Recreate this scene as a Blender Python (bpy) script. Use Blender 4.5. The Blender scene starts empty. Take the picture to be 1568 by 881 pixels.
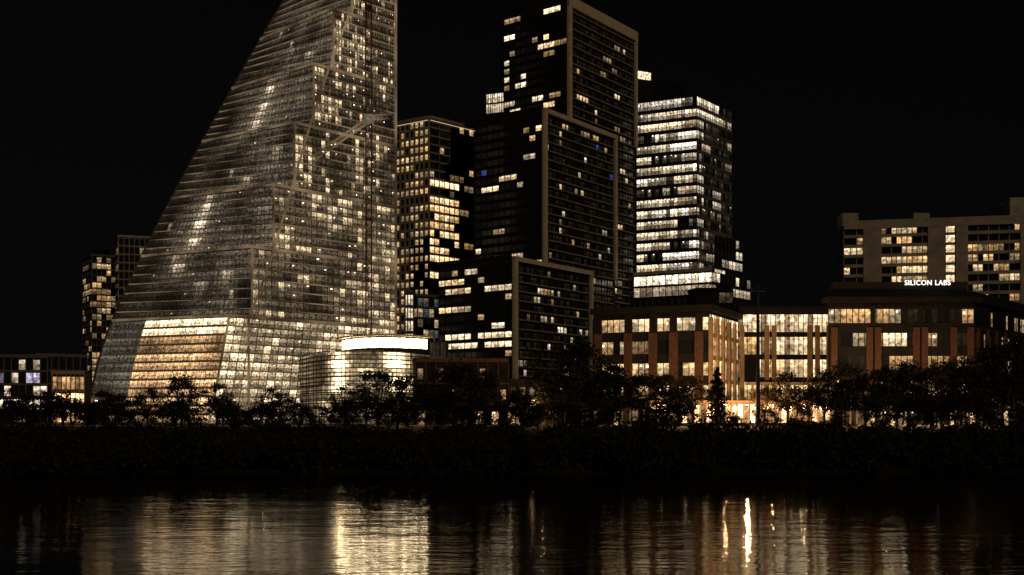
import bpy, math, random
from mathutils import Vector, noise
random.seed(7)
sc = bpy.context.scene
R = random.random
U = random.uniform

# ------------------------------------------------------------------ materials
def new_mat(name):
    m = bpy.data.materials.new(name); m.use_nodes = True
    nt = m.node_tree
    return m, nt, nt.nodes["Principled BSDF"]

def mat_solid(name, col, rough=0.7, var=0.25, scale=0.3, metal=0.0, glow=None, spec=.3):
    m, nt, p = new_mat(name)
    tc = nt.nodes.new('ShaderNodeTexCoord')
    n = nt.nodes.new('ShaderNodeTexNoise'); n.inputs['Scale'].default_value = scale; n.inputs['Detail'].default_value = 5
    nt.links.new(tc.outputs['Object'], n.inputs['Vector'])
    r = nt.nodes.new('ShaderNodeValToRGB')
    r.color_ramp.elements[0].position = 0.3; r.color_ramp.elements[1].position = 0.7
    r.color_ramp.elements[0].color = (*[c*(1-var) for c in col], 1)
    r.color_ramp.elements[1].color = (*[min(1, c*(1+var)) for c in col], 1)
    nt.links.new(n.outputs['Fac'], r.inputs['Fac'])
    nt.links.new(r.outputs['Color'], p.inputs['Base Color'])
    p.inputs['Roughness'].default_value = rough
    p.inputs['Metallic'].default_value = metal
    p.inputs['Specular IOR Level'].default_value = spec
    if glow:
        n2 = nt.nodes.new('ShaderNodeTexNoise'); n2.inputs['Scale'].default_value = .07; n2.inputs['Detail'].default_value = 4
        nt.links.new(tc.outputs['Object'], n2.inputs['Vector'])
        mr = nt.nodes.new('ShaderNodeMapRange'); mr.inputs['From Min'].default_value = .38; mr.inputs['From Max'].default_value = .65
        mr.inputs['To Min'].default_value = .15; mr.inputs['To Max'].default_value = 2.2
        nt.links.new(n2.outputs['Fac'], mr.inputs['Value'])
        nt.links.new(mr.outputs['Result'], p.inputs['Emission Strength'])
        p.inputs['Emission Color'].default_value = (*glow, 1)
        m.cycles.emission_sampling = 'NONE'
    return m

def mat_window(name, nscale=0.8, lo=0.35, hi=1.6):
    m, nt, p = new_mat(name)
    at = nt.nodes.new('ShaderNodeAttribute'); at.attribute_name = 'lit'
    tc = nt.nodes.new('ShaderNodeTexCoord')
    n = nt.nodes.new('ShaderNodeTexNoise'); n.inputs['Scale'].default_value = nscale; n.inputs['Detail'].default_value = 4
    nt.links.new(tc.outputs['Object'], n.inputs['Vector'])
    mr = nt.nodes.new('ShaderNodeMapRange')
    mr.inputs['From Min'].default_value = 0.35; mr.inputs['From Max'].default_value = 0.65
    mr.inputs['To Min'].default_value = lo; mr.inputs['To Max'].default_value = hi
    nt.links.new(n.outputs['Fac'], mr.inputs['Value'])
    mx = nt.nodes.new('ShaderNodeVectorMath'); mx.operation = 'SCALE'
    nt.links.new(at.outputs['Color'], mx.inputs[0]); nt.links.new(mr.outputs['Result'], mx.inputs['Scale'])
    nt.links.new(mx.outputs['Vector'], p.inputs['Emission Color'])
    p.inputs['Emission Strength'].default_value = 1.0
    p.inputs['Base Color'].default_value = (0.012, 0.014, 0.016, 1)
    p.inputs['Roughness'].default_value = 0.12
    m.cycles.emission_sampling = 'NONE'
    return m

def mat_emit(name, col, s, sample=False):
    m, nt, p = new_mat(name)
    p.inputs['Base Color'].default_value = (0.5, 0.5, 0.5, 1)
    p.inputs['Emission Color'].default_value = (*col, 1)
    p.inputs['Emission Strength'].default_value = s
    if not sample: m.cycles.emission_sampling = 'NONE'
    return m

M_WIN = mat_window('window_glass_interior', .9, .3, 1.7)
M_WIN2 = mat_window('office_glass_interior', 1.4, 0.15, 1.9)
M_DARK = mat_solid('dark_cladding', (0.016, 0.015, 0.014), 0.8, spec=.1)
M_BEIGE = mat_solid('limestone_frame', (0.50, 0.39, 0.275), 0.8, 0.15)
M_MULL = mat_solid('aluminium_mullion', (0.14, 0.120, 0.095), 0.55)
M_SLAB = mat_solid('floor_slab_painted_glow', (0.22, 0.185, 0.14), 0.8, glow=(.088, .060, .034))  # weak patchy emission imitates interior light spilling onto the slab edges
M_CONC = mat_solid('concrete', (0.30, 0.245, 0.18), 0.85)
M_GREY = mat_solid('grey_slab', (0.10, 0.086, 0.07), 0.8)
M_BALC = mat_solid('balcony_slab', (0.20, 0.165, 0.12), 0.8)
M_BRICK = mat_solid('red_brick', (0.085, 0.040, 0.025), 0.9, 0.3, 1.2)
M_STONE = mat_solid('sandstone', (0.32, 0.215, 0.125), 0.85)
M_WHITE = mat_solid('white_metal', (0.45, 0.38, 0.28), 0.5, 0.05)
M_RED = mat_solid('red_crane_paint', (0.17, 0.06, 0.04), 0.6)
M_YEL = mat_solid('pale_crane_paint_with_glow', (0.5, 0.4, 0.27), 0.6, glow=(.07, .055, .035))  # slight emission puts the jib's lit look into its paint
M_STEEL = mat_solid('pole_steel', (0.04, 0.04, 0.042), 0.5)
M_BARK = mat_solid('bark', (0.06, 0.042, 0.03), 0.9, 0.3, 3)

# ------------------------------------------------------------------ mesh builder
class MB:
    def __init__(s): s.v = []; s.f = []; s.m = []; s.c = []
    def quad(s, pts, mat=0, col=(0, 0, 0)):
        i = len(s.v); s.v += [tuple(p) for p in pts]
        s.f.append(tuple(range(i, i+len(pts)))); s.m.append(mat); s.c.append(col)
    def hexa(s, b, t, mat=0, col=(0, 0, 0)):
        i = len(s.v); s.v += [tuple(p) for p in b] + [tuple(p) for p in t]
        n = len(b)
        fs = [tuple(range(i+n-1, i-1, -1)), tuple(range(i+n, i+2*n))]
        for k in range(n):
            fs.append((i+k, i+(k+1) % n, i+n+(k+1) % n, i+n+k))
        for f in fs: s.f.append(f); s.m.append(mat); s.c.append(col)
    def bar(s, P, Q, wd, w, n, d, mat=0, off=0.0):
        P = Vector(P)+n*off; Q = Vector(Q)+n*off; h = wd*(w/2)
        s.hexa([P-h, P+h, P+h+n*d, P-h+n*d], [Q-h, Q+h, Q+h+n*d, Q-h+n*d], mat)
    def box(s, x0, x1, y0, y1, z0, z1, mat=0):
        s.hexa([(x0, y0, z0), (x1, y0, z0), (x1, y1, z0), (x0, y1, z0)], [(x0, y0, z1), (x1, y0, z1), (x1, y1, z1), (x0, y1, z1)], mat)
    def prism(s, poly, z0, z1, mat=0):
        s.hexa([(p[0], p[1], z0) for p in poly], [(p[0], p[1], z1) for p in poly], mat)
    def strut(s, P, Q, r, mat=0, n=4, r2=None):
        P = Vector(P); Q = Vector(Q); d = (Q-P).normalized()
        a = d.orthogonal().normalized(); b = d.cross(a)
        if r2 is None: r2 = r
        c = [a*math.cos(2*math.pi*k/n)+b*math.sin(2*math.pi*k/n) for k in range(n)]
        s.hexa([P+x*r for x in c], [Q+x*r2 for x in c], mat)
    def build(s, name, parent, mats):
        me = bpy.data.meshes.new(name); me.from_pydata(s.v, [], s.f)
        for m in mats: me.materials.append(m)
        me.polygons.foreach_set('material_index', s.m)
        if any(c != (0, 0, 0) for c in s.c):
            ca = me.color_attributes.new('lit', 'FLOAT_COLOR', 'CORNER')
            arr = []
            for f, c in zip(s.f, s.c):
                for _ in f: arr += [c[0], c[1], c[2], 1.0]
            ca.data.foreach_set('color', arr)
        me.update()
        o = bpy.data.objects.new(name, me); sc.collection.objects.link(o)
        if parent: o.parent = parent
        return o

def empty(name):
    e = bpy.data.objects.new(name, None); sc.collection.objects.link(e); return e

UP = Vector((0, 0, 1))
def sc3(c, s): return (c[0]*s, c[1]*s, c[2]*s)
def fn(p): return p if callable(p) else (lambda z, q=p: q)
def facade(W, F, A, B, zs, bays, cell, slab=(0.4, 0.35), mull=(0.2, 0.25), mar=(0.04, 0.05, 0.10),
           sm=0, mm=0, split=0.6, mevery=1, wmat=0, lowdim=0.65, spark=0.0, sval=(1.5, 4), rail=None):
    A = fn(A); B = fn(B)
    for k in range(len(zs)-1):
        z0, z1 = zs[k], zs[k+1]
        a0 = Vector((*A(z0), z0)); b0 = Vector((*B(z0), z0)); a1 = Vector((*A(z1), z1)); b1 = Vector((*B(z1), z1))
        u = (b0-a0); u.z = 0; u.normalize(); n = Vector((u.y, -u.x, 0))
        pt = lambda t, v, o=0.0: a0.lerp(b0, t).lerp(a1.lerp(b1, t), v)+n*o
        for j in range(bays):
            t0 = (j+mar[0])/bays; t1 = (j+1-mar[0])/bays
            c = cell(k, j) or (0, 0, 0)
            vb = mar[1]; vt = 1-mar[2]; vm = vb+(vt-vb)*split
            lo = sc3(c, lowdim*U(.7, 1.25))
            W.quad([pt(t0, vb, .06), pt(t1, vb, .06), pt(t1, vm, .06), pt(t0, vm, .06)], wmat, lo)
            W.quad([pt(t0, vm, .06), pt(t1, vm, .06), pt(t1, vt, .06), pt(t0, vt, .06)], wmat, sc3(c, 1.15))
            if spark and R() < spark and sum(c) > .05:
                tm = t0+(t1-t0)*U(.1, .6); tw = (t1-t0)*U(.25, .4); v0 = vt-U(.12, .3)
                W.quad([pt(tm, v0, .09), pt(tm+tw, v0, .09), pt(tm+tw, v0+.1, .09), pt(tm, v0+.1, .09)], wmat, sc3((1, .82, .56), U(*sval)))
        if mull:
            for j in range(0, bays+1, mevery):
                F.bar(pt(j/bays, 0), pt(j/bays, 1), u, mull[0], n, mull[1], mm)
        if rail:
            F.bar(pt(0, rail[0]), pt(1, rail[0]), UP, rail[1], n, rail[2], mm)
        if slab:
            F.bar(a0, b0, UP, slab[0], n, slab[1], sm)

WARM = [(1, .62, .28), (1, .68, .35), (1, .73, .42), (1, .57, .23)]
WHITE = [(1, .81, .56), (1, .78, .51), (.98, .86, .68), (1, .73, .44)]
def lit(p, pal, lo=0.3, hi=1.2, run=0.5, dim=0.0, hot=0.0):
    st = {'on': False, 'c': pal[0], 's': 1, 'k': -1}
    def f(k, j):
        if st['k'] != k or R() > run:
            st['on'] = R() < p; st['c'] = random.choice(pal); st['s'] = lo+(hi-lo)*R()**1.6; st['k'] = k
        if st['on']:
            s = st['s']*U(.6, 1.25)
            if R() < hot: s *= 3
            return sc3(st['c'], s)
        if dim and R() < 0.7: return sc3(random.choice(pal), dim*R())
        return (0, 0, 0)
    return f
def frange(z0, z1, n): return [z0+(z1-z0)*i/n for i in range(n+1)]

G = 8.0   # street level

# ------------------------------------------------------------------ sail tower
def sail_tower():
    e = empty('sail_shaped_glass_tower')
    Rp = Vector((-47.5, 451)); ur = Vector((.68, .73)); ul = Vector((-.73, .68)); Mw = 50
    tab = [(8, 106.5), (39.2, 98.5), (70.2, 84.5), (95, 71.5), (119.4, 58), (144, 44), (169, 29.5), (197, 12.5)]
    def Lf(z):
        for i, ((a, la), (b, lb)) in enumerate(zip(tab, tab[1:])):
            if z <= b:
                t = (z-a)/(b-a)
                s0 = (lb-tab[i-1][1])/(b-tab[i-1][0]) if i else (lb-la)/(b-a)
                s1 = (tab[i+2][1]-la)/(tab[i+2][0]-a) if i+2 < len(tab) else (lb-la)/(b-a)
                h = b-a
                return (2*t**3-3*t*t+1)*la+(t**3-2*t*t+t)*h*s0+(-2*t**3+3*t*t)*lb+(t**3-t*t)*h*s1
        return tab[-1][1]
    tiers = [(8, 45.9, 78), (45.9, 71.3, 68.5), (71.3, 95.1, 59.2), (95.1, 119.7, 49.9), (119.7, 143.8, 40.9), (143.8, 167.3, 31.6), (167.3, 191.5, 22.5)]
    Fp = lambda z: tuple(Rp+ul*Mw-ur*Lf(z))
    Rb = tuple(Rp+ul*Mw)
    W, F, Bd = MB(), MB(), MB()
    # work lights on the decks behind the glass: (height, position along face 0=far edge 1=corner, strength)
    hots = [(139, .52, 1.1), (132, .50, 1.1), (126, .47, 1.3), (121, .46, .8), (110, .85, .4), (91, .40, 1.4), (84, .38, 2.2), (77, .38, 1.5), (66, .36, .9), (152, .75, .4), (100, .6, .3), (58, .6, .4), (62, .8, .4)]
    for ti, (za, zb, L) in enumerate(tiers):
        if ti == 0: C = lambda z: tuple(Rp-ur*(78+8.0*(45.9-z)/37.9))
        else: C = lambda z, L=L: tuple(Rp-ur*L)
        nf = 12 if ti == 0 else 7
        zs = frange(za, zb, nf)
        sh = lambda p: tuple(Vector(p)+ur*2.6)
        for k in range(nf):
            z0, z1 = zs[k], zs[k+1]
            lo = [(*sh(Fp(z0)), z0), (*sh(C(z0)), z0), (*Rp, z0), (*Rb, z0)]
            hi = [(*sh(Fp(z1)), z1), (*sh(C(z1)), z1), (*Rp, z1), (*Rb, z1)]
            Bd.hexa(lo, hi, 0)
        Bd.hexa([(*Fp(zb), zb-.3), (*C(zb), zb-.3), (*Rp, zb-.3), (*Rb, zb-.3)], [(*Fp(zb), zb+.01), (*C(zb), zb+.01), (*Rp, zb+.01), (*Rb, zb+.01)], 0)
        fl = [U(.6, 1.4) for _ in range(nf)]
        def cl(k, j, ti=ti, nf=nf, zs=zs):
            t = (j+.5)/30; z = (zs[k]+zs[k+1])/2; q = noise.noise(Vector((j*.16, (ti*7+k)*.3, 1.3)))
            if ti == 0:
                if t < .30: return sc3((.95, .85, .66), .12*fl[k]*(1+q))
                c = sc3((1, .58, .27), max(.2, 1.0+q*1.0)*fl[k]*U(.85, 1.15))
                if k > 9: c = sc3((1, .74, .43), 1.3+1.6*R())
                return c
            s = (.050+.03*R())*fl[k]*(.15+1.25*t)*(1+1.4*q)
            for (hz, ht, hs) in hots:
                d2 = ((z-hz)/2.0)**2+((t-ht)/.035)**2
                if d2 < 8: s += hs*math.exp(-d2)*U(.8, 1.2)
                s += .05*hs*math.exp(-((z-hz)/7)**2-((t-ht)/.15)**2)
            if R() < .012+.06*max(0, q): s += U(.08, .3)
            return sc3((1, .79, .54), max(.009, s))
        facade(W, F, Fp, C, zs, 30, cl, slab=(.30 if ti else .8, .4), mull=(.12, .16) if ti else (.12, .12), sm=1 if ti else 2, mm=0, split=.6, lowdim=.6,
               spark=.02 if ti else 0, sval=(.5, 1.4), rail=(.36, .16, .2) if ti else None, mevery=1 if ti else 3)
        def cr(k, j, ti=ti, nf=nf):
            t = j/24; q = noise.noise(Vector((j*.22, (ti*7+k)*.6, 7.7))); q2 = noise.noise(Vector((j*.1, (ti*7+k)*.12, 2.7)))
            f = (.05+.06*R())*(1.5 if ti < 3 else .8)*(1+q+q2)
            pr = (.18 if ti else .42)+q*.7+q2*.5
            if t < .3 and ti > 2: pr += .22
            if R() < pr: f = U(.22, .95)
            if ti == 0: f = f*1.7+.2
            return sc3((1, .74, .44), max(.01, f))
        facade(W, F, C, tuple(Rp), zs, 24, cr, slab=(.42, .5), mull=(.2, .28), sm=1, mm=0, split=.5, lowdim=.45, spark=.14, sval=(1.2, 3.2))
        n = Vector((.73, -.68, 0)); nl = Vector((-.68, -.73, 0))
        c3 = Vector((*C(zb), zb+.5))
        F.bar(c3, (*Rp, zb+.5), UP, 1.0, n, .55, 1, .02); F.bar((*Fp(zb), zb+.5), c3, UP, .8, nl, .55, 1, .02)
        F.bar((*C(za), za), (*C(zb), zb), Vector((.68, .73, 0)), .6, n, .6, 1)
    zz = frange(8, 191, 60)
    for z0, z1 in zip(zz, zz[1:]):
        F.bar((*Fp(z0), z0), (*Fp(z1), z1), Vector((.68, .73, 0)), .7, Vector((-.68, -.73, 0)), .6, 0)
    pts = [(8, 70), (45.9, 70), (58, 64.5), (75, 58), (90, 53), (105, 48), (120, 43), (135, 37.5), (150, 31.5), (165, 25), (191, 10)]
    nn = Vector((.73, -.68, 0))
    for (z0, l0), (z1, l1) in zip(pts, pts[1:]):
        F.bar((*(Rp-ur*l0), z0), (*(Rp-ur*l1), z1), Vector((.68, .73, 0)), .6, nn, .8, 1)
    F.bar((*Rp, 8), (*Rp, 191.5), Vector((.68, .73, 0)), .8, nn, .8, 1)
    Bd.build('floor_plates_and_core', e, [M_DARK])
    W.build('curtain_wall_glass', e, [M_WIN2])
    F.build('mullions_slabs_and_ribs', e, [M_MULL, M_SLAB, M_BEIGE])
sail_tower()

# ------------------------------------------------------------------ generic two-face tower
def offset_poly(L, C, Rr):
    L, C, Rr = Vector(L), Vector(C), Vector(Rr)
    return [tuple(L), tuple(C), tuple(Rr), tuple(L+Rr-C)]

def condo_tower():
    e = empty('corner_balcony_condo_tower')
    L, C, Rr = (-58, 533), (-38.8, 520), (-18.7, 540)
    W, F, B = MB(), MB(), MB()
    B.prism(offset_poly(L, C, Rr), G, 150, 0)
    zs = frange(G, 150, 36)
    facade(W, F, L, C, zs, 8, lit(.62, WARM, .3, .9, .3), slab=(1.3, .4), mull=(1.1, .35), mar=(.2, .2, .2), sm=0, mm=0)
    f1 = lit(.75, WARM, .7, 2.2, .5); f2 = lit(.28, WARM, .15, .9, .5)
    def c(k, j):
        if k > 31 or k % 9 == 0: return f2(k, j)
        return f1(k, j) if j < 6 and k < 29 else f2(k, j)
    facade(W, F, C, Rr, zs, 9, c, slab=(.8, .9), mull=(.35, .3), mar=(.08, .15, .15), sm=1, mm=1, mevery=2)
    n = Vector((.7, -.7, 0)); n2 = Vector((-.56, -.83, 0))
    F.bar((*C, 150.8), (*Rr, 150.8), UP, 1.2, n, 1.1, 0); F.bar((*L, 150.8), (*C, 150.8), UP, 1.2, n2, 1.1, 0)
    LM = MB(); LM.bar((*C, 149.2), (*Rr, 149.2), UP, .3, n, .1, 0, 1.0); LM.bar((*L, 149.2), (*C, 149.2), UP, .3, n2, .1, 0, 1.0)
    B.prism([(-46, 534), (-38, 528), (-30, 538), (-38, 546)], 150, 154, 0)
    B.build('tower_body', e, [M_DARK]); W.build('windows', e, [M_WIN]); F.build('slabs_and_piers', e, [M_CONC, M_BALC])
    LM.build('parapet_light_strip', e, [mat_emit('parapet_led', (1, .72, .4), .6)])
condo_tower()

def stacked_tower():
    e = empty('stacked_block_apartment_tower')
    W, F, B = MB(), MB(), MB()
    ur = Vector((.6, .8, 0)); ul = Vector((-.8, .6, 0)); nr = Vector((.8, -.6, 0)); nl = Vector((-.6, -.8, 0))
    blocks = [((0, 405), 35.1, 53, G, 68.8, 17), ((11.6, 430), 33, 54, 68.8, 130, 17), ((22.2, 450), 31.9, 54.5, 130, 181, 14)]
    for bi, (C, a, b, z0, z1, nf) in enumerate(blocks):
        C3 = Vector((*C, 0)); L = C3+ul*a; Rr = C3+ur*b
        B.prism([tuple(L)[:2], C, tuple(Rr)[:2], tuple(L+Rr-C3)[:2]], G, z1, 0)
        f1 = lit([.10, .17, .24][bi], WARM+WHITE[:2], .35, 1.9, .45)
        def cl(k, j, bi=bi, nf=nf):
            if bi == 0 and nf-9 <= k <= nf-8 and R() < .95: return sc3((1, .74, .43), U(.9, 1.9))
            if bi == 0 and k in (nf-3, nf-5) and 1 <= j <= 4: return sc3((1, .70, .38), U(.4, 1.4))
            if bi == 0 and k < 6: return (0, 0, 0)
            if bi and R() < .004: return (.03, .05, .22)
            return f1(k, j)
        zs = frange(z0, z1-2, nf)
        facade(W, F, tuple(L)[:2], C, zs, 11, cl, slab=(.4, .25), mull=(.25, .2), mar=(.06, .12, .3), sm=1, mm=1)
        f2 = lit([.14, .085, .085][bi], WARM+WHITE[:2], .15, 1.0, .3, .012)
        def cr(k, j):
            if R() < .0015: return random.choice([(.03, .05, .3), (.15, .04, .28)])
            return f2(k, j)
        C2 = tuple(C3+ur*2.4)[:2]; R2 = tuple(Rr-ur*2)[:2]
        fh = (z1-2-z0)/nf
        nb = int((z0-G)/fh) if bi else 0
        zs2 = frange(z0-nb*fh, z0, nb)[:-1]+zs if nb else zs
        facade(W, F, C2, R2, zs2, 22, cr, slab=(.5, .7), mull=(.22, .3), mar=(.1, .1, .3), sm=2, mm=1, mevery=2)
        F.bar(C3+ur*1.1+UP*z0, C3+ur*1.1+UP*z1, ur, 2.2, nr, 1.3, 0)
        F.bar(Rr-ur*.9+UP*z0, Rr-ur*.9+UP*z1, ur, 1.6, nr, 1.3, 0)
        th = 1.7 if bi < 2 else 4.2
        F.bar(C3+UP*(z1-th/2+.1), Rr+UP*(z1-th/2+.1), UP, th, nr, 1.35, 0)
        F.bar(L+UP*(z1+.3), C3+UP*(z1+.3), UP, 1.2, nl, .3, 1)
        if bi == 2:
            B.prism([(5, 470), (16, 462), (24, 472), (12, 480)], 181, 185, 0)
            W.quad([(8, 468, 180.5), (14.5, 463, 180.5), (14.5, 463, 181.8), (8, 468, 181.8)], 0, (1.5, 1.2, .8))
    B.build('tower_blocks', e, [M_DARK]); W.build('windows', e, [M_WIN]); F.build('limestone_frames_and_balconies', e, [M_BEIGE, M_DARK, M_BALC])
stacked_tower()

def louvre_block():
    e = empty('rooftop_plant_building')
    W, F, B = MB(), MB(), MB()
    B.prism([(-13, 484), (-3, 480), (4, 500), (-8, 505)], G, 152, 0)
    facade(W, F, (-11.2, 483), (-3.5, 480), [142, 146.5, 151], 8, lambda k, j: sc3((1, .8, .55), U(.5, 1.1)), slab=(.5, .2), mull=(.25, .2))
    B.build('body', e, [M_DARK]); W.build('lit_screen', e, [M_WIN]); F.build('louvres', e, [M_MULL])
louvre_block()

def office_tower():
    e = empty('lit_glass_office_tower')
    W, F, B = MB(), MB(), MB()
    L, C, Rr = (57.5, 512), (83.2, 500), (104, 526.5)
    B.prism(offset_poly(L, C, Rr), G, 155.6, 0)
    zs = frange(66, 155, 18)
    fw = lit(.82, WHITE, .3, 1.7, .72, .15, .06); fr = lit(.2, WHITE, .1, .6, .5, .04)
    facade(W, F, L, C, zs, 16, fw, slab=(1.6, .5), mull=(.2, .2), mar=(.02, .18, .06), sm=0, mm=1, split=.45, lowdim=.35, spark=.5, sval=(1.5, 3.5))
    def cr(k, j):
        if k >= 16: return sc3((1, .82, .6), U(.4, 1.4)) if j < 10 else fr(k, j)
        if j < 3 and R() < .6: return sc3((1, .86, .64), U(.2, .8))
        return fr(k, j)
    facade(W, F, C, Rr, zs, 16, cr, slab=(1.5, .5), mull=(.2, .2), mar=(.02, .18, .06), sm=1, mm=1, split=.45, lowdim=.4, spark=.25, sval=(.6, 2))
    L2, C2, R2 = (53.5, 487), (84.6, 470), (107, 499)
    B.prism(offset_poly(L2, C2, R2), G, 72, 0)
    n2 = Vector((-.48, -.877, 0))
    zs2 = frange(G, 72, 13)
    fp = lit(.35, WARM, .15, .9, .5)
    def cp(k, j):
        if k == 12: return sc3((1, .82, .58), U(1.0, 2.2))
        if k == 11: return sc3((1, .76, .5), U(.15, .5))
        return fp(k, j)
    facade(W, F, L2, C2, zs2, 12, cp, slab=(.9, .5), mull=(.3, .25), sm=0, mm=1)
    fq = lit(.35, WHITE, .2, 1.1, .5)
    facade(W, F, C2, R2, zs2, 10, fq, slab=(1.4, .5), mull=(.3, .25), sm=0, mm=1)
    facade(W, F, (90, 494), (107, 516), frange(72, 92, 4), 8, fq, slab=(1.4, .5), mull=(.3, .25), sm=0, mm=1)
    F.bar((*L2, 73), (*C2, 73), UP, 1.2, n2, .9, 2)
    B.prism([(66, 515), (78, 508), (84, 516), (72, 526)], 155.6, 163, 0)
    B.prism([(58, 522), (67, 520), (76, 540), (60, 545)], G, 171, 0)
    W.quad([(58.2, 521.7, 169.5), (65, 520.0, 168), (65, 520.0, 171.5), (58.2, 521.7, 173.2)], 0, (1.3, .95, .6))
    B.prism([(86, 512), (103, 527), (95, 540), (78, 525)], 155.6, 160, 0)
    B.build('tower_body', e, [M_DARK]); W.build('windows', e, [M_WIN2]); F.build('spandrels_and_mullions', e, [M_DARK, M_GREY, M_CONC])
office_tower()

# ------------------------------------------------------------------ brick office pair
def brick_offices():
    e = empty('brick_office_building')
    W, F, B = MB(), MB(), MB()
    Lp, Cp, Rp = (23.3, 310), (52.8, 298), (66.1, 325)
    B.prism([Lp, Cp, Rp, (66.1, 345), (25, 345)], G, 40, 0)
    zs = frange(G, 38.5, 5)
    fa = lit(.85, WARM, .7, 2.0, .8)
    fb = lit(.45, WARM, .2, 1.1, .7)
    def ca(k, j):
        if k == 4: return fa(k, j)
        if k == 0: return sc3((1, .6, .3), U(0, .4))
        return fb(k, j)
    facade(W, F, Lp, Cp, zs, 18, ca, slab=(2.4, .4), mull=(.2, .2), mar=(.05, .2, .24), sm=2, mm=2, spark=.25)
    u = (Vector((*Cp, 0))-Vector((*Lp, 0))); n = Vector((u.y, -u.x, 0)).normalized(); un = u.normalized()
    for t in (.03, .30, .52, .70, .92):
        p = Vector((*Lp, 0))+u*t
        F.bar(p+UP*G, p+UP*33.2, un, 2.3, n, .9, 1)
        F.bar(p+UP*33.2, p+UP*38.6, un, 2.0, n, .7, 2)
    F.bar(Vector((*Lp, 39.5))-un*1, Vector((*Cp, 39.5))+un*1.2, UP, 1.6, n, 1.8, 2)
    u2 = (Vector((*Rp, 0))-Vector((*Cp, 0))); n2 = Vector((u2.y, -u2.x, 0)).normalized(); un2 = u2.normalized()
    facade(W, F, Cp, Rp, zs, 12, lambda k, j: sc3((1, .66, .33), U(.3, 1.8)) if k else sc3((1, .6, .27), U(.8, 2.5)), slab=(1.0, .4), mull=(.2, .2), sm=3, mm=2)
    for t in (.02, .22, .42, .62, .82):
        p = Vector((*Cp, 0))+u2*t
        F.bar(p+UP*G, p+UP*37, un2, 1.6, n2, .9, 3)
    F.bar(Vector((*Cp, 39.5)), Vector((*Rp, 39.5)), UP, 1.6, n2, 1.6, 2)
    La, Ra = (66.1, 325), (93.5, 325)
    B.prism([La, Ra, (93.5, 345), (66.1, 345)], G, 42, 0)
    zl = frange(G, 41, 5)
    fl = lit(.9, WARM, .9, 2.6, .8)
    def cl(k, j):
        if k == 0: return sc3((1, .58, .26), U(2, 5.0))
        return fl(k, j) if (j % 5) else sc3((1, .62, .34), .3)
    facade(W, F, La, Ra, zl, 20, cl, slab=(1.4, .4), mull=(.18, .2), mar=(.05, .08, .12), sm=2, mm=2)
    nn = Vector((0, -1, 0)); ux = Vector((1, 0, 0))
    for x in (67.2, 74.5, 76.6, 87.0, 89.3, 92.6):
        F.bar((x, 325, G), (x, 325, 37), ux, 1.3, nn, .9, 3)
    F.bar((66, 325, 41.6), (94, 325, 41.6), UP, 1.6, nn, 1.6, 2)
    F.box(68, 92, 317.5, 323.9, 19.5, 20.2, 4)
    for x in (69, 75, 81, 87, 91): F.box(x-.2, x+.2, 317.8, 318.2, G, 19.5, 4)
    B.build('walls', e, [M_DARK]); W.build('windows', e, [M_WIN]); F.build('piers_spandrels_and_eaves', e, [M_GREY, M_BRICK, M_DARK, M_STONE, M_WHITE])

    e2 = empty('brick_office_building')
    W, F, B = MB(), MB(), MB()
    Lb, Cb, Rb = (82.6, 290), (120.6, 290), (162, 338)
    B.prism([Lb, Cb, Rb, (162, 360), (103, 352)], G, 43, 0)
    zs = [G, 14.5, 21.2, 27.4, 33.4, 39.6]
    fb = lit(.62, WARM, .4, 2.0, .8, .02)
    pier = (84.0, 93.2, 95.4, 105.4, 107.6, 115.2, 119.6)
    def cb2(k, j):
        if k == 0: return sc3((1, .6, .3), U(0, .3))
        return fb(k, j)
    facade(W, F, Lb, Cb, zs, 24, cb2, slab=(2.6, .4), mull=(.2, .2), mar=(.05, .22, .2), sm=2, mm=2, spark=.2)
    for x in pier: F.bar((x, 290, G), (x, 290, 33.6), ux, 1.6, nn, .9, 1)
    for x in (94.3, 106.5): F.bar((x, 290, G), (x, 290, 39.4), ux, 1.2, nn, .5, 2)
    F.box(81.4, 122, 288, 292, 40.2, 41.4, 2); F.box(84, 119, 290, 293, 43, 45.5, 2)
    u = (Vector((*Rb, 0))-Vector((*Cb, 0))); n = Vector((u.y, -u.x, 0)).normalized(); un = u.normalized()
    facade(W, F, Cb, Rb, zs, 34, lit(.4, WARM, .1, 1.1, .5), slab=(2.2, .4), mull=(.2, .2), mar=(.05, .2, .2), sm=2, mm=2)
    for t in frange(.03, .97, 8):
        p = Vector((*Cb, 0))+u*t
        F.bar(p+UP*G, p+UP*33.6, un, 1.5, n, .9, 1)
    F.bar(Vector((*Cb, 40.8)), Vector((*Rb, 40.8)), UP, 1.3, n, 1.6, 2)
    B.build('walls', e2, [M_DARK]); W.build('windows', e2, [M_WIN]); F.build('piers_spandrels_and_eaves', e2, [M_GREY, M_BRICK, M_DARK])
    cu = bpy.data.curves.new('letters', 'FONT'); cu.body = 'SILICON LABS'; cu.size = 2.1; cu.extrude = .1; cu.offset = .012; cu.space_character = 1.12
    cu.align_x = 'CENTER'
    o = bpy.data.objects.new('illuminated_rooftop_sign', cu); sc.collection.objects.link(o)
    o.rotation_euler = (math.radians(90), 0, 0); o.location = (107.7, 287.7, 44.4)
    bpy.context.view_layer.update()
    k = 11.8/o.dimensions.x; o.scale = (k, k*1.05, 1)
    cu.materials.append(mat_emit('sign_led', (1, .93, .85), 1.6))
brick_offices()

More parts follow.
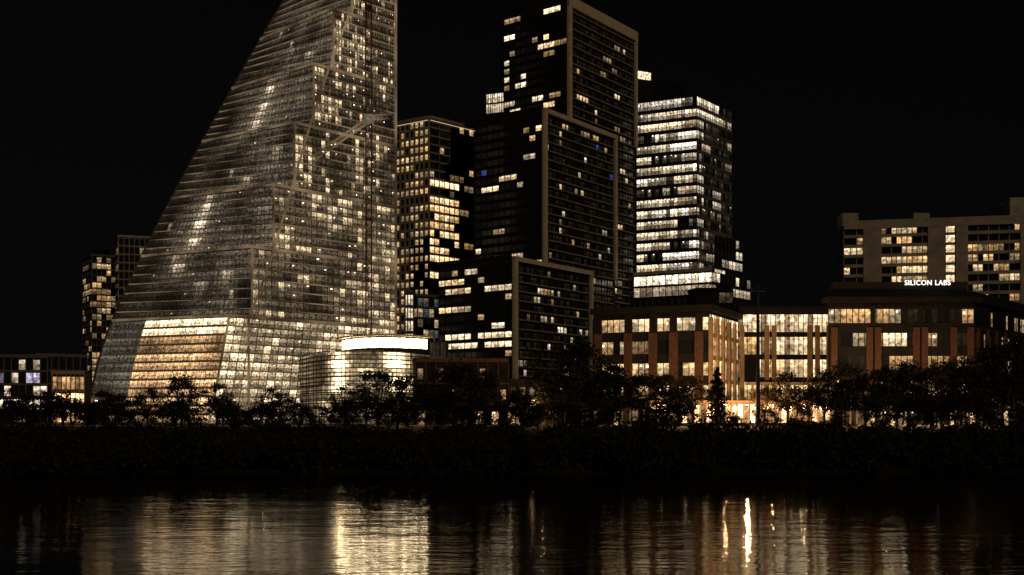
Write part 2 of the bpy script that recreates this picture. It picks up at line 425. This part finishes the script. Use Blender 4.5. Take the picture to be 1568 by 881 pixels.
def apartments():
    e = empty('concrete_apartment_building')
    W, F, B = MB(), MB(), MB()
    L, Rr = (125.5, 420), (205, 403)
    u = Vector((Rr[0]-L[0], Rr[1]-L[1], 0)); un = u.normalized(); n = Vector((un.y, -un.x, 0))
    B.prism([L, Rr, (212, 425), (130, 442)], G, 83, 0)
    zs = frange(G, 82, 20)
    f = lit(.55, WARM, .3, 1.5, .5)
    segs = [(0, 7, 'w'), (7, 13.5, 'b'), (13.5, 30, 'w'), (30, 36, 'b'), (36, 40, 's'), (40, 44, 'b'), (44, 62, 'w'), (62, 66, 'b'), (66, 81, 'w')]
    for a, b, t in segs:
        A = Vector((*L, 0))+un*a; Bq = Vector((*L, 0))+un*b
        if t == 'b':
            F.bar((A+Bq)/2+UP*G, (A+Bq)/2+UP*83.5, un, b-a, n, 1.2, 0)
        elif t == 's':
            facade(W, F, tuple(A)[:2], tuple(Bq)[:2], zs, 1, lambda k, j: sc3((1, .72, .42), U(.7, 1.4)), slab=(.6, .5), mull=None, mar=(.12, .15, .15))
        else:
            facade(W, F, tuple(A)[:2], tuple(Bq)[:2], zs, max(2, int((b-a)/1.8)), f, slab=(1.2, .9), mull=(.3, .4), mar=(.08, .1, .1), mevery=2)
    F.bar((*L, 82.6), (*Rr, 82.6), UP, 3.2, n, 1.3, 0)
    B.box(126, 132, 423, 430, 83, 88, 1); B.box(152, 158, 420, 426, 83, 87.5, 1); B.box(183, 205, 408, 416, 83, 91, 1)
    B.build('walls', e, [M_DARK, M_CONC]); W.build('windows', e, [M_WIN]); F.build('concrete_bands_and_balconies', e, [M_CONC])
apartments()

# ------------------------------------------------------------------ curved louvred building
def curved_building():
    e = empty('curved_louvred_library_building')
    W, F, B = MB(), MB(), MB()
    P0, P1, P2 = Vector((-68, 358)), Vector((-47, 300)), Vector((-24.5, 345))
    N = 36
    pts = [(P0*(1-t)**2+P1*2*t*(1-t)+P2*t*t) for t in [i/N for i in range(N+1)]]
    B.prism([tuple(p) for p in pts]+[(-28, 375), (-66, 380)], G, 29.5, 0)
    zs = frange(G, 29.5, 9)
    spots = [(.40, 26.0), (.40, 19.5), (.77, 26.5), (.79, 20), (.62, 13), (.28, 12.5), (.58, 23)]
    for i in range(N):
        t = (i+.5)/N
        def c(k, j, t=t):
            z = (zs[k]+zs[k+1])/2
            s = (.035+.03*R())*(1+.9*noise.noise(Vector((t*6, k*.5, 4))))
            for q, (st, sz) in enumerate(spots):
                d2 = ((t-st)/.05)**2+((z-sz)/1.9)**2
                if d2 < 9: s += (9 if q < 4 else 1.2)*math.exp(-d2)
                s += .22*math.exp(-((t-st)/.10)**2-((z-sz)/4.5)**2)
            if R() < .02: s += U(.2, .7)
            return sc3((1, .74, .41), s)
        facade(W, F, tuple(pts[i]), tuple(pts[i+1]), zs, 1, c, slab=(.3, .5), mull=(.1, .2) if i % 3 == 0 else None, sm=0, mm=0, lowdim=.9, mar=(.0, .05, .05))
        u = Vector((*(pts[i+1]-pts[i]), 0)).normalized(); n = Vector((u.y, -u.x, 0))
        z = 14.4
        while z < 29.8:
            F.bar((*pts[i], z), (*pts[i+1], z), UP, .32, n, .3, 1, .65); z += 1.28
    # roof pavilion with curved front, glazed and brightly lit under a thin canopy
    q0, q1, q2 = Vector((-52, 340)), Vector((-41, 316)), Vector((-25.5, 334))
    M = 12
    pq = [(q0*(1-t)**2+q1*2*t*(1-t)+q2*t*t) for t in [i/M for i in range(M+1)]]
    B.prism([tuple(p) for p in pq]+[(-26, 354), (-50, 356)], 29.5, 33.9, 0)
    for a, b in zip(pq, pq[1:]):
        facade(W, F, tuple(a), tuple(b), [30.6, 33.6], 3, lambda k, j: sc3((1, .76, .43), U(3, 15)), slab=None, mull=(.12, .1), mar=(.02, .02, .02), lowdim=.9)
    cen = Vector((-39, 340))
    F.prism([tuple(p+(p-cen).normalized()*1.8) for p in pq]+[(-24.5, 356), (-51.5, 358)], 34.0, 34.5, 2)
    B.box(-24.4, -20, 333, 350, G, 33, 0)
    facade(W, F, (-24.4, 333), (-20, 333), [G, 13, 19, 25.5, 28, 33], 4, lambda k, j: sc3((1, .76, .45), U(.8, 1.6)) if k == 3 else sc3((1, .8, .5), .05*R()), slab=(.5, .4), mull=(.2, .2))
    B.build('walls', e, [M_DARK]); W.build('glazing', e, [M_WIN]); F.build('louvres_slabs_and_canopy', e, [M_GREY, M_MULL, M_WHITE])
    for x, y, z in ((-49, 317, 26), (-32.5, 319, 25)):
        l = bpy.data.lights.new('facade_lamp', 'POINT'); l.energy = 600; l.color = (1, .68, .34); l.shadow_soft_size = .8; l.specular_factor = .2
        o = bpy.data.objects.new('facade_lamp', l); o.location = (x, y, z); sc.collection.objects.link(o); o.parent = e
curved_building()

# ------------------------------------------------------------------ low-rise blocks
def lowrise(name, L, C, Rr, z1, nf, bl, br, fl, fr, body=M_DARK, trim=M_GREY, roofs=(), mar=(.06, .1, .15), z0=G):
    e = empty(name); W, F, B = MB(), MB(), MB()
    B.prism(offset_poly(L, C, Rr), z0, z1, 0)
    zs = frange(z0, z1-.6, nf)
    facade(W, F, L, C, zs, bl, fl, slab=(.5, .4), mull=(.3, .25), mar=mar)
    facade(W, F, C, Rr, zs, br, fr, slab=(.5, .4), mull=(.3, .25), mar=mar)
    for (P, Q) in ((L, C), (C, Rr)):
        u = Vector((Q[0]-P[0], Q[1]-P[1], 0)).normalized(); n = Vector((u.y, -u.x, 0))
        F.bar((*P, z1), (*Q, z1), UP, 1.1, n, .6, 0)
    for r in roofs: B.box(*r, 0)
    B.build('walls', e, [body]); W.build('windows', e, [M_WIN]); F.build('slabs_and_mullions', e, [trim])
    return e
lowrise('residential_tower', (-238, 616), (-227, 600), (-214.5, 608), 98, 26, 6, 6, lit(.3, WARM, .1, .7, .2), lit(.5, WARM, .15, 1.0, .2), roofs=[(-230, -222, 606, 612, 98, 102)])
lowrise('residential_tower', (-202, 566), (-197, 556), (-178, 562), 101, 22, 3, 8, lit(.2, WARM, .05, .3, .3), lit(.15, WARM, .05, .4, .3), body=M_GREY, trim=M_CONC)
lowrise('low_commercial_building', (-200, 385), (-190, 372), (-159, 380), 31, 5, 4, 14, lit(.4, WARM, .1, .6), lambda k, j: (sc3(random.choice([(.75, .65, .9), (1, .76, .52), (1, .8, .55)]), U(.2, 1.6)) if R() < (.4, .95, .3, .5, .7)[k] else (0, 0, 0)))
lowrise('low_commercial_building', (-172, 398), (-166, 388), (-151.5, 396), 32, 5, 3, 7, lit(.2, WARM, .1, .5), lit(.2, WARM, .05, .5), body=M_DARK, trim=M_GREY)
lowrise('lit_shopfront', (-153.5, 376), (-152.3, 368), (-142.5, 370), 25, 3, 2, 7, lambda k, j: (1, .5, .2), lambda k, j: sc3((1, .56, .24), (U(2, 5) if k < 2 else .8)*U(.3, 1)), trim=M_STONE)
lowrise('mid_rise_block', (-45, 480), (-40, 470), (-29, 478), 62, 12, 3, 5, lit(.2, WARM, .1, .5), lambda k, j: random.choice([(0, 0, 0), (0, 0, 0), (.04, .06, .06), (.1, .07, .05), (.4, .28, .15)]))
lowrise('lit_stair_tower', (-42.2, 441), (-41.3, 440), (-39.2, 440.6), 60, 10, 1, 2, lambda k, j: (.9, .75, .5), lambda k, j: sc3((1, .8, .52), .9) if k > 5 else (0, 0, 0))
lowrise('brick_low_rise', (-27, 306), (-26, 298), (-1, 300), 25.5, 3, 3, 9, lit(.2, WARM, .1, .5), lit(.25, WARM, .08, .6, .2), body=M_DARK, trim=M_BRICK, mar=(.25, .2, .3))
lowrise('riverside_block', (-2, 305), (-1, 300), (22, 312), 20, 3, 2, 9, lit(.1, WARM, .1, .5), lit(.2, WARM, .08, .5, .2), trim=M_DARK, mar=(.2, .2, .3))
lowrise('distant_office_block', (70, 440), (72, 432), (86, 432), 60, 10, 2, 5, lit(.1, WARM, .1, .5), lit(.1, WARM, .08, .3, .2), trim=M_DARK)

# ------------------------------------------------------------------ tower crane
def crane():
    e = empty('tower_crane'); F = MB()
    def lattice(P, Q, w, step, r, mat):
        P = Vector(P); Q = Vector(Q); d = (Q-P).normalized()
        a = (Vector((1, 0, 0)) if abs(d.z) > .7 else Vector((0, 0, 1))); b = d.cross(a).normalized(); a = b.cross(d)
        cs = [(a+b)*w/2, (a-b)*w/2, (-a-b)*w/2, (-a+b)*w/2]
        for c in cs: F.strut(P+c, Q+c, r, mat)
        n = int((Q-P).length/step)
        for k in range(n):
            p = P+d*step*k; q = P+d*step*(k+1)
            for i in range(4):
                c1, c2 = cs[i], cs[(i+1) % 4]
                F.strut(p+c1, (q+c2), r*.6, mat); F.strut(p+c1, p+c2, r*.6, mat)
    lattice((-56.4, 437, G), (-56.4, 437, 184), 2.2, 2.6, .17, 0)
    lattice((-55, 436, 128), (-73.5, 411, 106), 1.7, 2.2, .12, 1)
    F.box(-58, -54.6, 434.5, 438.5, 126, 129, 1)
    lattice((-55, 438, 128.5), (-49, 446, 131), 1.8, 2.2, .13, 1)
    F.box(-51, -48, 444.5, 447.5, 127, 131, 2)
    F.strut((-56.4, 437, 136), (-73, 411.5, 107.5), .08, 2); F.strut((-56.4, 437, 136), (-49.5, 446, 131.5), .08, 2)
    for z in (40, 64, 88, 112, 150, 172): F.box(-57.8, -55.2, 436.6, 443, z, z+.5, 2)
    F.build('lattice_mast_and_jib', e, [M_RED, M_YEL, M_STEEL])
    W = MB()
    W.quad([(-57.2, 434.3, 126.5), (-55.9, 434.3, 126.5), (-55.9, 434.3, 127.8), (-57.2, 434.3, 127.8)], 0, (.06, .16, .4))
    W.build('cab_light', e, [M_WIN])
crane()

# ------------------------------------------------------------------ ground, bank, street
def ground():
    m, nt, p = new_mat('grass_and_soil')
    tc = nt.nodes.new('ShaderNodeTexCoord'); n = nt.nodes.new('ShaderNodeTexNoise'); n.inputs['Scale'].default_value = .25; n.inputs['Detail'].default_value = 8
    nt.links.new(tc.outputs['Object'], n.inputs['Vector'])
    r = nt.nodes.new('ShaderNodeValToRGB'); r.color_ramp.elements[0].color = (.010, .011, .006, 1); r.color_ramp.elements[1].color = (.032, .026, .016, 1)
    nt.links.new(n.outputs['Fac'], r.inputs['Fac']); nt.links.new(r.outputs['Color'], p.inputs['Base Color']); p.inputs['Roughness'].default_value = .95
    p.inputs['Specular IOR Level'].default_value = .1
    prof = [(190, -2), (197, -.5), (201, .3), (206, 1.4), (214, 3), (224, 4.8), (236, 6.5), (248, 7.7), (256, 8), (300, 8), (600, 8), (4000, 8)]
    xs = [-4000, -1500, -600]+[x for x in range(-300, 301, 6)]+[600, 1500, 4000]
    v = []; f = []
    for j, (y, z) in enumerate(prof):
        for x in xs:
            w = noise.noise(Vector((x*.04, y*.05, 3)))*(.9 if 2 <= j <= 6 else 0); v.append((x, y+(w*3 if j < 7 else 0), z+w*.8))
    nx = len(xs)
    for j in range(len(prof)-1):
        for i in range(nx-1): f.append((j*nx+i, j*nx+i+1, (j+1)*nx+i+1, (j+1)*nx+i))
    me = bpy.data.meshes.new('ground'); me.from_pydata(v, [], f); me.materials.append(m)
    o = bpy.data.objects.new('ground', me); sc.collection.objects.link(o)
    asp = mat_solid('asphalt', (.05, .05, .05), .9, .2, 1); pave = mat_solid('pavement_concrete', (.3, .28, .25), .9, .15, .6); wp = mat_solid('road_paint', (.75, .75, .72), .7, .05)
    s = MB(); s.box(-400, 400, 266, 276, 7.9, 8.02, 0); s.build('street', None, [asp])
    s = MB(); s.box(-400, 400, 276, 281, 7.9, 8.14, 0); s.box(-400, 400, 262, 266, 7.9, 8.14, 0); s.build('pavement', None, [pave])
    s = MB()
    for i in range(-60, 60): s.quad([(i*6, 270.9, 8.026), (i*6+3, 270.9, 8.026), (i*6+3, 271.1, 8.026), (i*6, 271.1, 8.026)])
    s.build('road_markings', None, [wp])
ground()

def water():
    m, nt, p = new_mat('lake_water')
    p.inputs['Base Color'].default_value = (.003, .003, .003, 1); p.inputs['Roughness'].default_value = .065; p.inputs['IOR'].default_value = 1.33
    tc = nt.nodes.new('ShaderNodeTexCoord')
    mp = nt.nodes.new('ShaderNodeMapping'); mp.inputs['Scale'].default_value = (.42, 1.0, 1)
    nt.links.new(tc.outputs['Object'], mp.inputs['Vector'])
    n1 = nt.nodes.new('ShaderNodeTexNoise'); n1.inputs['Scale'].default_value = .9; n1.inputs['Detail'].default_value = 3.5
    n2 = nt.nodes.new('ShaderNodeTexNoise'); n2.inputs['Scale'].default_value = .2; n2.inputs['Detail'].default_value = 2
    n3 = nt.nodes.new('ShaderNodeTexNoise'); n3.inputs['Scale'].default_value = .03; n3.inputs['Detail'].default_value = 2
    for q in (n1, n2, n3): nt.links.new(mp.outputs['Vector'], q.inputs['Vector'])
    a = nt.nodes.new('ShaderNodeMath'); a.operation = 'MULTIPLY_ADD'; a.inputs[1].default_value = 1.6
    nt.links.new(n2.outputs['Fac'], a.inputs[0]); nt.links.new(n1.outputs['Fac'], a.inputs[2])
    b = nt.nodes.new('ShaderNodeBump'); b.inputs['Distance'].default_value = .06
    mr = nt.nodes.new('ShaderNodeMapRange'); mr.inputs['From Min'].default_value = .38; mr.inputs['From Max'].default_value = .62; mr.inputs['To Min'].default_value = .4; mr.inputs['To Max'].default_value = 1
    nt.links.new(n3.outputs['Fac'], mr.inputs['Value']); nt.links.new(mr.outputs['Result'], b.inputs['Strength'])
    nt.links.new(a.outputs[0], b.inputs['Height']); nt.links.new(b.outputs['Normal'], p.inputs['Normal'])
    s = MB(); s.quad([(-4000, -600, 0), (4000, -600, 0), (4000, 215, 0), (-4000, 215, 0)]); s.build('lake_water', None, [m])
water()

# ------------------------------------------------------------------ vegetation
def mat_leaf(name, c1, c2):
    m, nt, p = new_mat(name)
    tc = nt.nodes.new('ShaderNodeTexCoord'); n = nt.nodes.new('ShaderNodeTexNoise'); n.inputs['Scale'].default_value = .7; n.inputs['Detail'].default_value = 3
    nt.links.new(tc.outputs['Object'], n.inputs['Vector'])
    r = nt.nodes.new('ShaderNodeValToRGB'); r.color_ramp.elements[0].color = (*c1, 1); r.color_ramp.elements[1].color = (*c2, 1)
    r.color_ramp.elements[0].position = .35; r.color_ramp.elements[1].position = .65
    nt.links.new(n.outputs['Fac'], r.inputs['Fac']); nt.links.new(r.outputs['Color'], p.inputs['Base Color']); p.inputs['Roughness'].default_value = .9
    p.inputs['Specular IOR Level'].default_value = .1
    return m
LEAF = mat_leaf('oak_leaves', (.018, .018, .009), (.055, .048, .024))
LEAFD = mat_leaf('bank_shrub_leaves', (.010, .010, .006), (.036, .030, .017))
LEAF2 = mat_leaf('autumn_leaves', (.06, .042, .018), (.14, .085, .032))

def leaf(mb, c, s, mat):
    a = Vector((U(-1, 1), U(-1, 1), U(-1, 1))).normalized(); b = a.orthogonal().normalized(); d = a.cross(b)
    mb.quad([c-b*s, c-d*s*.5, c+b*s, c+d*s*.5], mat)

def tree_mesh(seed, lm, h=10, rx=3.6, conical=False, ncl=26, per=75):
    random.seed(seed); mb = MB()
    th = h*.35
    mb.strut((0, 0, -.6), (U(-.2, .2), U(-.2, .2), th), .32, 0, 8, .2)
    cl = []
    for i in range(ncl):
        if conical:
            t = (i+.5)/ncl; z = h*(.15+.83*t); rr = rx*.55*(1-t)**.8; an = i*2.4
            c = Vector((math.cos(an)*rr*U(.4, 1), math.sin(an)*rr*U(.4, 1), z)); cr = .9*(1.15-t)
        else:
            an = U(0, 6.283); el = U(-.75, 1.0); q = U(.45, 1)
            c = Vector((math.cos(an)*rx*q*math.sqrt(max(.1, 1-el*el*.9)), math.sin(an)*rx*q*math.sqrt(max(.1, 1-el*el*.9)), h*.6+el*h*.34)); cr = U(.8, 1.5)
        cl.append((c, cr))
        mb.strut((0, 0, th*U(.6, 1)), c, .10, 0, 4, .02)
    for c, cr in cl:
        for _ in range(per):
            d = Vector((random.gauss(0, 1), random.gauss(0, 1), random.gauss(0, .75)))*cr*.55
            leaf(mb, c+d, U(.16, .36), 1)
    me = mb.build('t', None, [M_BARK, lm]); d = me.data; bpy.data.objects.remove(me); return d
def shrub_mesh(seed):
    random.seed(seed); mb = MB()
    for i in range(12):
        c = Vector((U(-3, 3), U(-1.6, 1.6), U(.3, 2.3))); mb.strut((c.x*.3, c.y*.3, -.3), c, .06, 0, 4, .02)
        for _ in range(65):
            leaf(mb, c+Vector((random.gauss(0, 1), random.gauss(0, 1), random.gauss(0, .8)))*.7, U(.18, .4), 1)
    o = mb.build('s', None, [M_BARK, LEAFD]); d = o.data; bpy.data.objects.remove(o); return d
TM = [tree_mesh(s, LEAF, rx=r) for s, r in ((11, 3.4), (12, 4.2), (13, 3.8), (14, 4.6))]
TD = [tree_mesh(s, LEAFD, rx=r) for s, r in ((51, 3.6), (52, 4.2), (53, 4.6))]
TA = [tree_mesh(21, LEAF2, rx=3.2), tree_mesh(22, LEAF2, rx=3.6)]
TC = [tree_mesh(31, LEAF, rx=3.2, conical=True)]
SM = [shrub_mesh(s) for s in (41, 42, 43, 44)]
random.seed(99)
def gz(y):
    prof = [(197, -.5), (201, .3), (206, 1.4), (214, 3), (224, 4.8), (236, 6.5), (248, 7.7), (256, 8)]
    for (a, za), (b, zb) in zip(prof, prof[1:]):
        if y <= b: return za+(zb-za)*max(0, (y-a))/(b-a)
    return 8
def inst(name, me, x, y, s, sz=None, parent=None):
    o = bpy.data.objects.new(name, me); sc.collection.objects.link(o)
    o.location = (x, y, gz(y)-.1); o.rotation_euler = (0, 0, U(0, 6.28)); o.scale = (s, s, sz or s)
    if parent: o.parent = parent
    return o
trees = [(-75, 252, 12.0, 0), (-68, 256, 10, 1), (-82, 250, 9, 2), (-55, 255, 9, 1), (-30, 250, 13, 3), (-24, 255, 12, 0), (-11, 246, 14.5, 3), (-6, 250, 13, 2), (-16, 252, 13, 1), (-38, 252, 9.5, 1), (2, 250, 9, 0),
         (14, 258, 20, 3), (19, 262, 17, 1), (8, 255, 13.5, 0), (11, 252, 12, 2), (25, 258, 14.5, 2), (22, 253, 12, 3), (31, 256, 12.5, 0), (36, 258, 12, 4), (42, 259, 11.5, 5), (47.5, 257, 14, 6), (38, 254, 9, 1), (59.5, 262, 9, 5), (64, 258, 12.5, 4), (68, 254, 9, 0),
         (72, 256, 13, 1), (78, 260, 15, 0), (75, 253, 11, 3), (81, 255, 12, 2), (84, 256, 13, 4), (88, 254, 14, 1), (92, 258, 15, 2), (96, 253, 13, 3), (99, 256, 15, 5), (106, 260, 16, 1), (103, 255, 14, 3), (109, 254, 15, 2), (113, 256, 19, 3), (120, 258, 22, 0), (118, 253, 18, 2), (-105, 252, 8.5, 2), (-115, 256, 9, 1), (-93, 254, 8.5, 3)]
allm = TM+TA+TC
for (x, y, h, k) in trees:
    inst('broadleaf_tree' if k < 6 else 'conifer_tree', allm[k], x, y, h/10*U(.95, 1.1), h/10)
mass = empty('riverbank_trees')
for i in range(90):
    x = -150+i*3.4+U(-2, 2); y = U(230, 249)
    h = U(5.0, 8.6)*(1+.25*noise.noise(Vector((x*.07, 0, 0))))
    if 34 < x < 78: h = U(3.2, 5.0)
    inst('tree', random.choice(TD), x, y, h/10*1.35, h/10, mass)
sh = empty('riverbank_shrubs')
for row, (y, s) in enumerate([(203, 1.6), (209, 1.45), (216, 1.3), (224, 1.25)]):
    for i in range(58):
        x = -150+i*5.25+U(-1.8, 1.8); inst('shrub', random.choice(SM), x, y+U(-2, 2), s*U(.85, 1.25), s*U(.7, 1.35), sh)

# ------------------------------------------------------------------ lamps, poles
M_BULB = mat_emit('lamp_lens', (1, .72, .38), 4)
def street_lamp(x, y, h=6, P=1500, col=(1, .58, .26)):
    e = empty('street_lamp'); m = MB(); z = gz(y)
    m.strut((x, y, z), (x, y, z+h), .11, 0, 8, .06); m.strut((x, y, z), (x, y, z+.5), .2, 0, 8, .16)
    m.strut((x, y, z+h), (x+1.2, y-.2, z+h+.35), .05, 0, 6, .04)
    m.hexa([(x+.9, y-.4, z+h+.2), (x+1.7, y-.4, z+h+.2), (x+1.7, y, z+h+.2), (x+.9, y, z+h+.2)], [(x+1, y-.3, z+h+.42), (x+1.6, y-.3, z+h+.42), (x+1.6, y-.1, z+h+.42), (x+1, y-.1, z+h+.42)], 0)
    m.build('pole_arm_and_head', e, [M_STEEL])
    b = MB(); b.hexa([(x+1.0, y-.35, z+h-.02), (x+1.6, y-.35, z+h-.02), (x+1.6, y-.05, z+h-.02), (x+1.0, y-.05, z+h-.02)], [(x+.95, y-.38, z+h+.19), (x+1.65, y-.38, z+h+.19), (x+1.65, y-.02, z+h+.19), (x+.95, y-.02, z+h+.19)], 0)
    b.build('lens', e, [M_BULB])
    l = bpy.data.lights.new('lamp', 'POINT'); l.energy = P; l.color = col; l.shadow_soft_size = .5; l.specular_factor = .006
    o = bpy.data.objects.new('lamp', l); o.location = (x+1.3, y-.2, z+h-.6); sc.collection.objects.link(o); o.parent = e
for a in [(3.5, 252, 6, 1200), (5.8, 262, 8, 1200), (34, 262, 5, 5000), (41, 264, 5, 8000), (49, 263, 5, 8000), (55, 266, 5, 12000), (61, 265, 5, 12000), (68, 264, 5, 9000), (76, 263, 5, 6500), (86, 262, 5, 6000), (98, 262, 5, 7000), (108, 263, 5, 5000), (-26, 264, 6, 1400), (-60, 264, 6, 800), (-100, 264, 6, 800)]:
    street_lamp(*a)
def utility_pole():
    e = empty('utility_pole'); m = MB()
    m.strut((56.3, 254, 7.5), (56.3, 254, 40), .55, 0, 12, .26); m.strut((56.3, 254, 7.5), (56.3, 254, 9.2), .8, 0, 12, .75)
    for z in (16, 24, 32): m.strut((56.3, 254, z), (56.3, 254, z+.25), .52, 0, 12, .52)
    m.strut((54.6, 254, 39), (58, 254, 39), .09, 0, 6); m.strut((55, 254, 39), (55, 254, 39.6), .12, 0, 6); m.strut((57.6, 254, 39), (57.6, 254, 39.6), .12, 0, 6)
    m.build('tapered_mast', e, [M_STEEL])
utility_pole()
def wall():
    e = empty('promenade_wall'); m = MB()
    m.box(31, 73, 259.4, 260, 7.5, 8.7, 0); m.box(30.8, 73.2, 259.3, 260.1, 8.7, 8.85, 0)
    for i in range(22): m.box(31.2+i*1.97, 31.3+i*1.97, 259.65, 259.75, 8.85, 9.8, 1)
    m.box(31, 73, 259.63, 259.77, 9.8, 9.88, 1)
    m.build('wall_and_railing', e, [M_STONE, M_STEEL])
wall()
def shopfronts():
    e = empty('lit_restaurant_terrace'); W, F, B = MB(), MB(), MB()
    B.box(34, 82, 286, 297, G, 14.5, 0)
    facade(W, F, (34, 286), (82, 286), [G, 14.0], 30, lambda k, j: sc3((1, .56, .25), random.choice([.2, .6, 1.5, 3, 7])), slab=(.5, .3), mull=(.4, .4), spark=.5, sval=(6, 14))
    F.box(33.5, 82.5, 283.5, 285.6, 14.1, 14.4, 0)
    B.build('walls', e, [M_STONE]); W.build('glazing', e, [M_WIN]); F.build('frames_and_awning', e, [M_STONE])
    e = empty('lit_shop_row'); W, F, B = MB(), MB(), MB()
    B.box(-24, 30, 282, 292, G, 12.5, 0); B.box(83, 126, 278, 287, G, 12.5, 0)
    for a, b, y in ((-24, 30, 282), (83, 126, 278)):
        facade(W, F, (a, y), (b, y), [G, 12.0], 26, lambda k, j: sc3((1, .62, .3), random.choice([0, 0, .1, .5, 2.0])), slab=(.5, .3), mull=(.4, .4), spark=.5, sval=(4, 9))
    B.build('walls', e, [M_DARK]); W.build('glazing', e, [M_WIN]); F.build('frames', e, [M_GREY])
shopfronts()

# ------------------------------------------------------------------ sky, added city fill light, camera
w = bpy.data.worlds.new('World'); sc.world = w; w.use_nodes = True
nt = w.node_tree; bg = nt.nodes['Background']
sky = nt.nodes.new('ShaderNodeTexSky'); sky.sky_type = 'NISHITA'; sky.sun_disc = False
hs = nt.nodes.new('ShaderNodeHueSaturation'); hs.inputs['Saturation'].default_value = .08
nt.links.new(sky.outputs['Color'], hs.inputs['Color']); nt.links.new(hs.outputs['Color'], bg.inputs['Color'])
bg.inputs['Strength'].default_value = .0003
sun = bpy.data.lights.new('city_fill', 'SUN'); sun.energy = .42; sun.angle = math.radians(.5); sun.color = (1, .78, .53)  # warm fill lamp added in place of ambient city light
so = bpy.data.objects.new('city_fill', sun); sc.collection.objects.link(so)
d = Vector((.35, -.80, .42)).normalized()
so.rotation_euler = d.to_track_quat('Z', 'Y').to_euler()
sky.sun_elevation = math.asin(d.z); sky.sun_rotation = math.atan2(d.x, d.y)

cam = bpy.data.cameras.new('camera'); co = bpy.data.objects.new('camera', cam); sc.collection.objects.link(co); sc.camera = co
co.location = (0, 0, 10); co.rotation_euler = (math.radians(90), 0, 0)
cam.sensor_width = 36; cam.lens = 39.03; cam.shift_y = .1272; cam.clip_end = 9000; cam.clip_start = .5
sc.view_settings.view_transform = 'Standard'; sc.view_settings.look = 'None'; sc.view_settings.exposure = 0
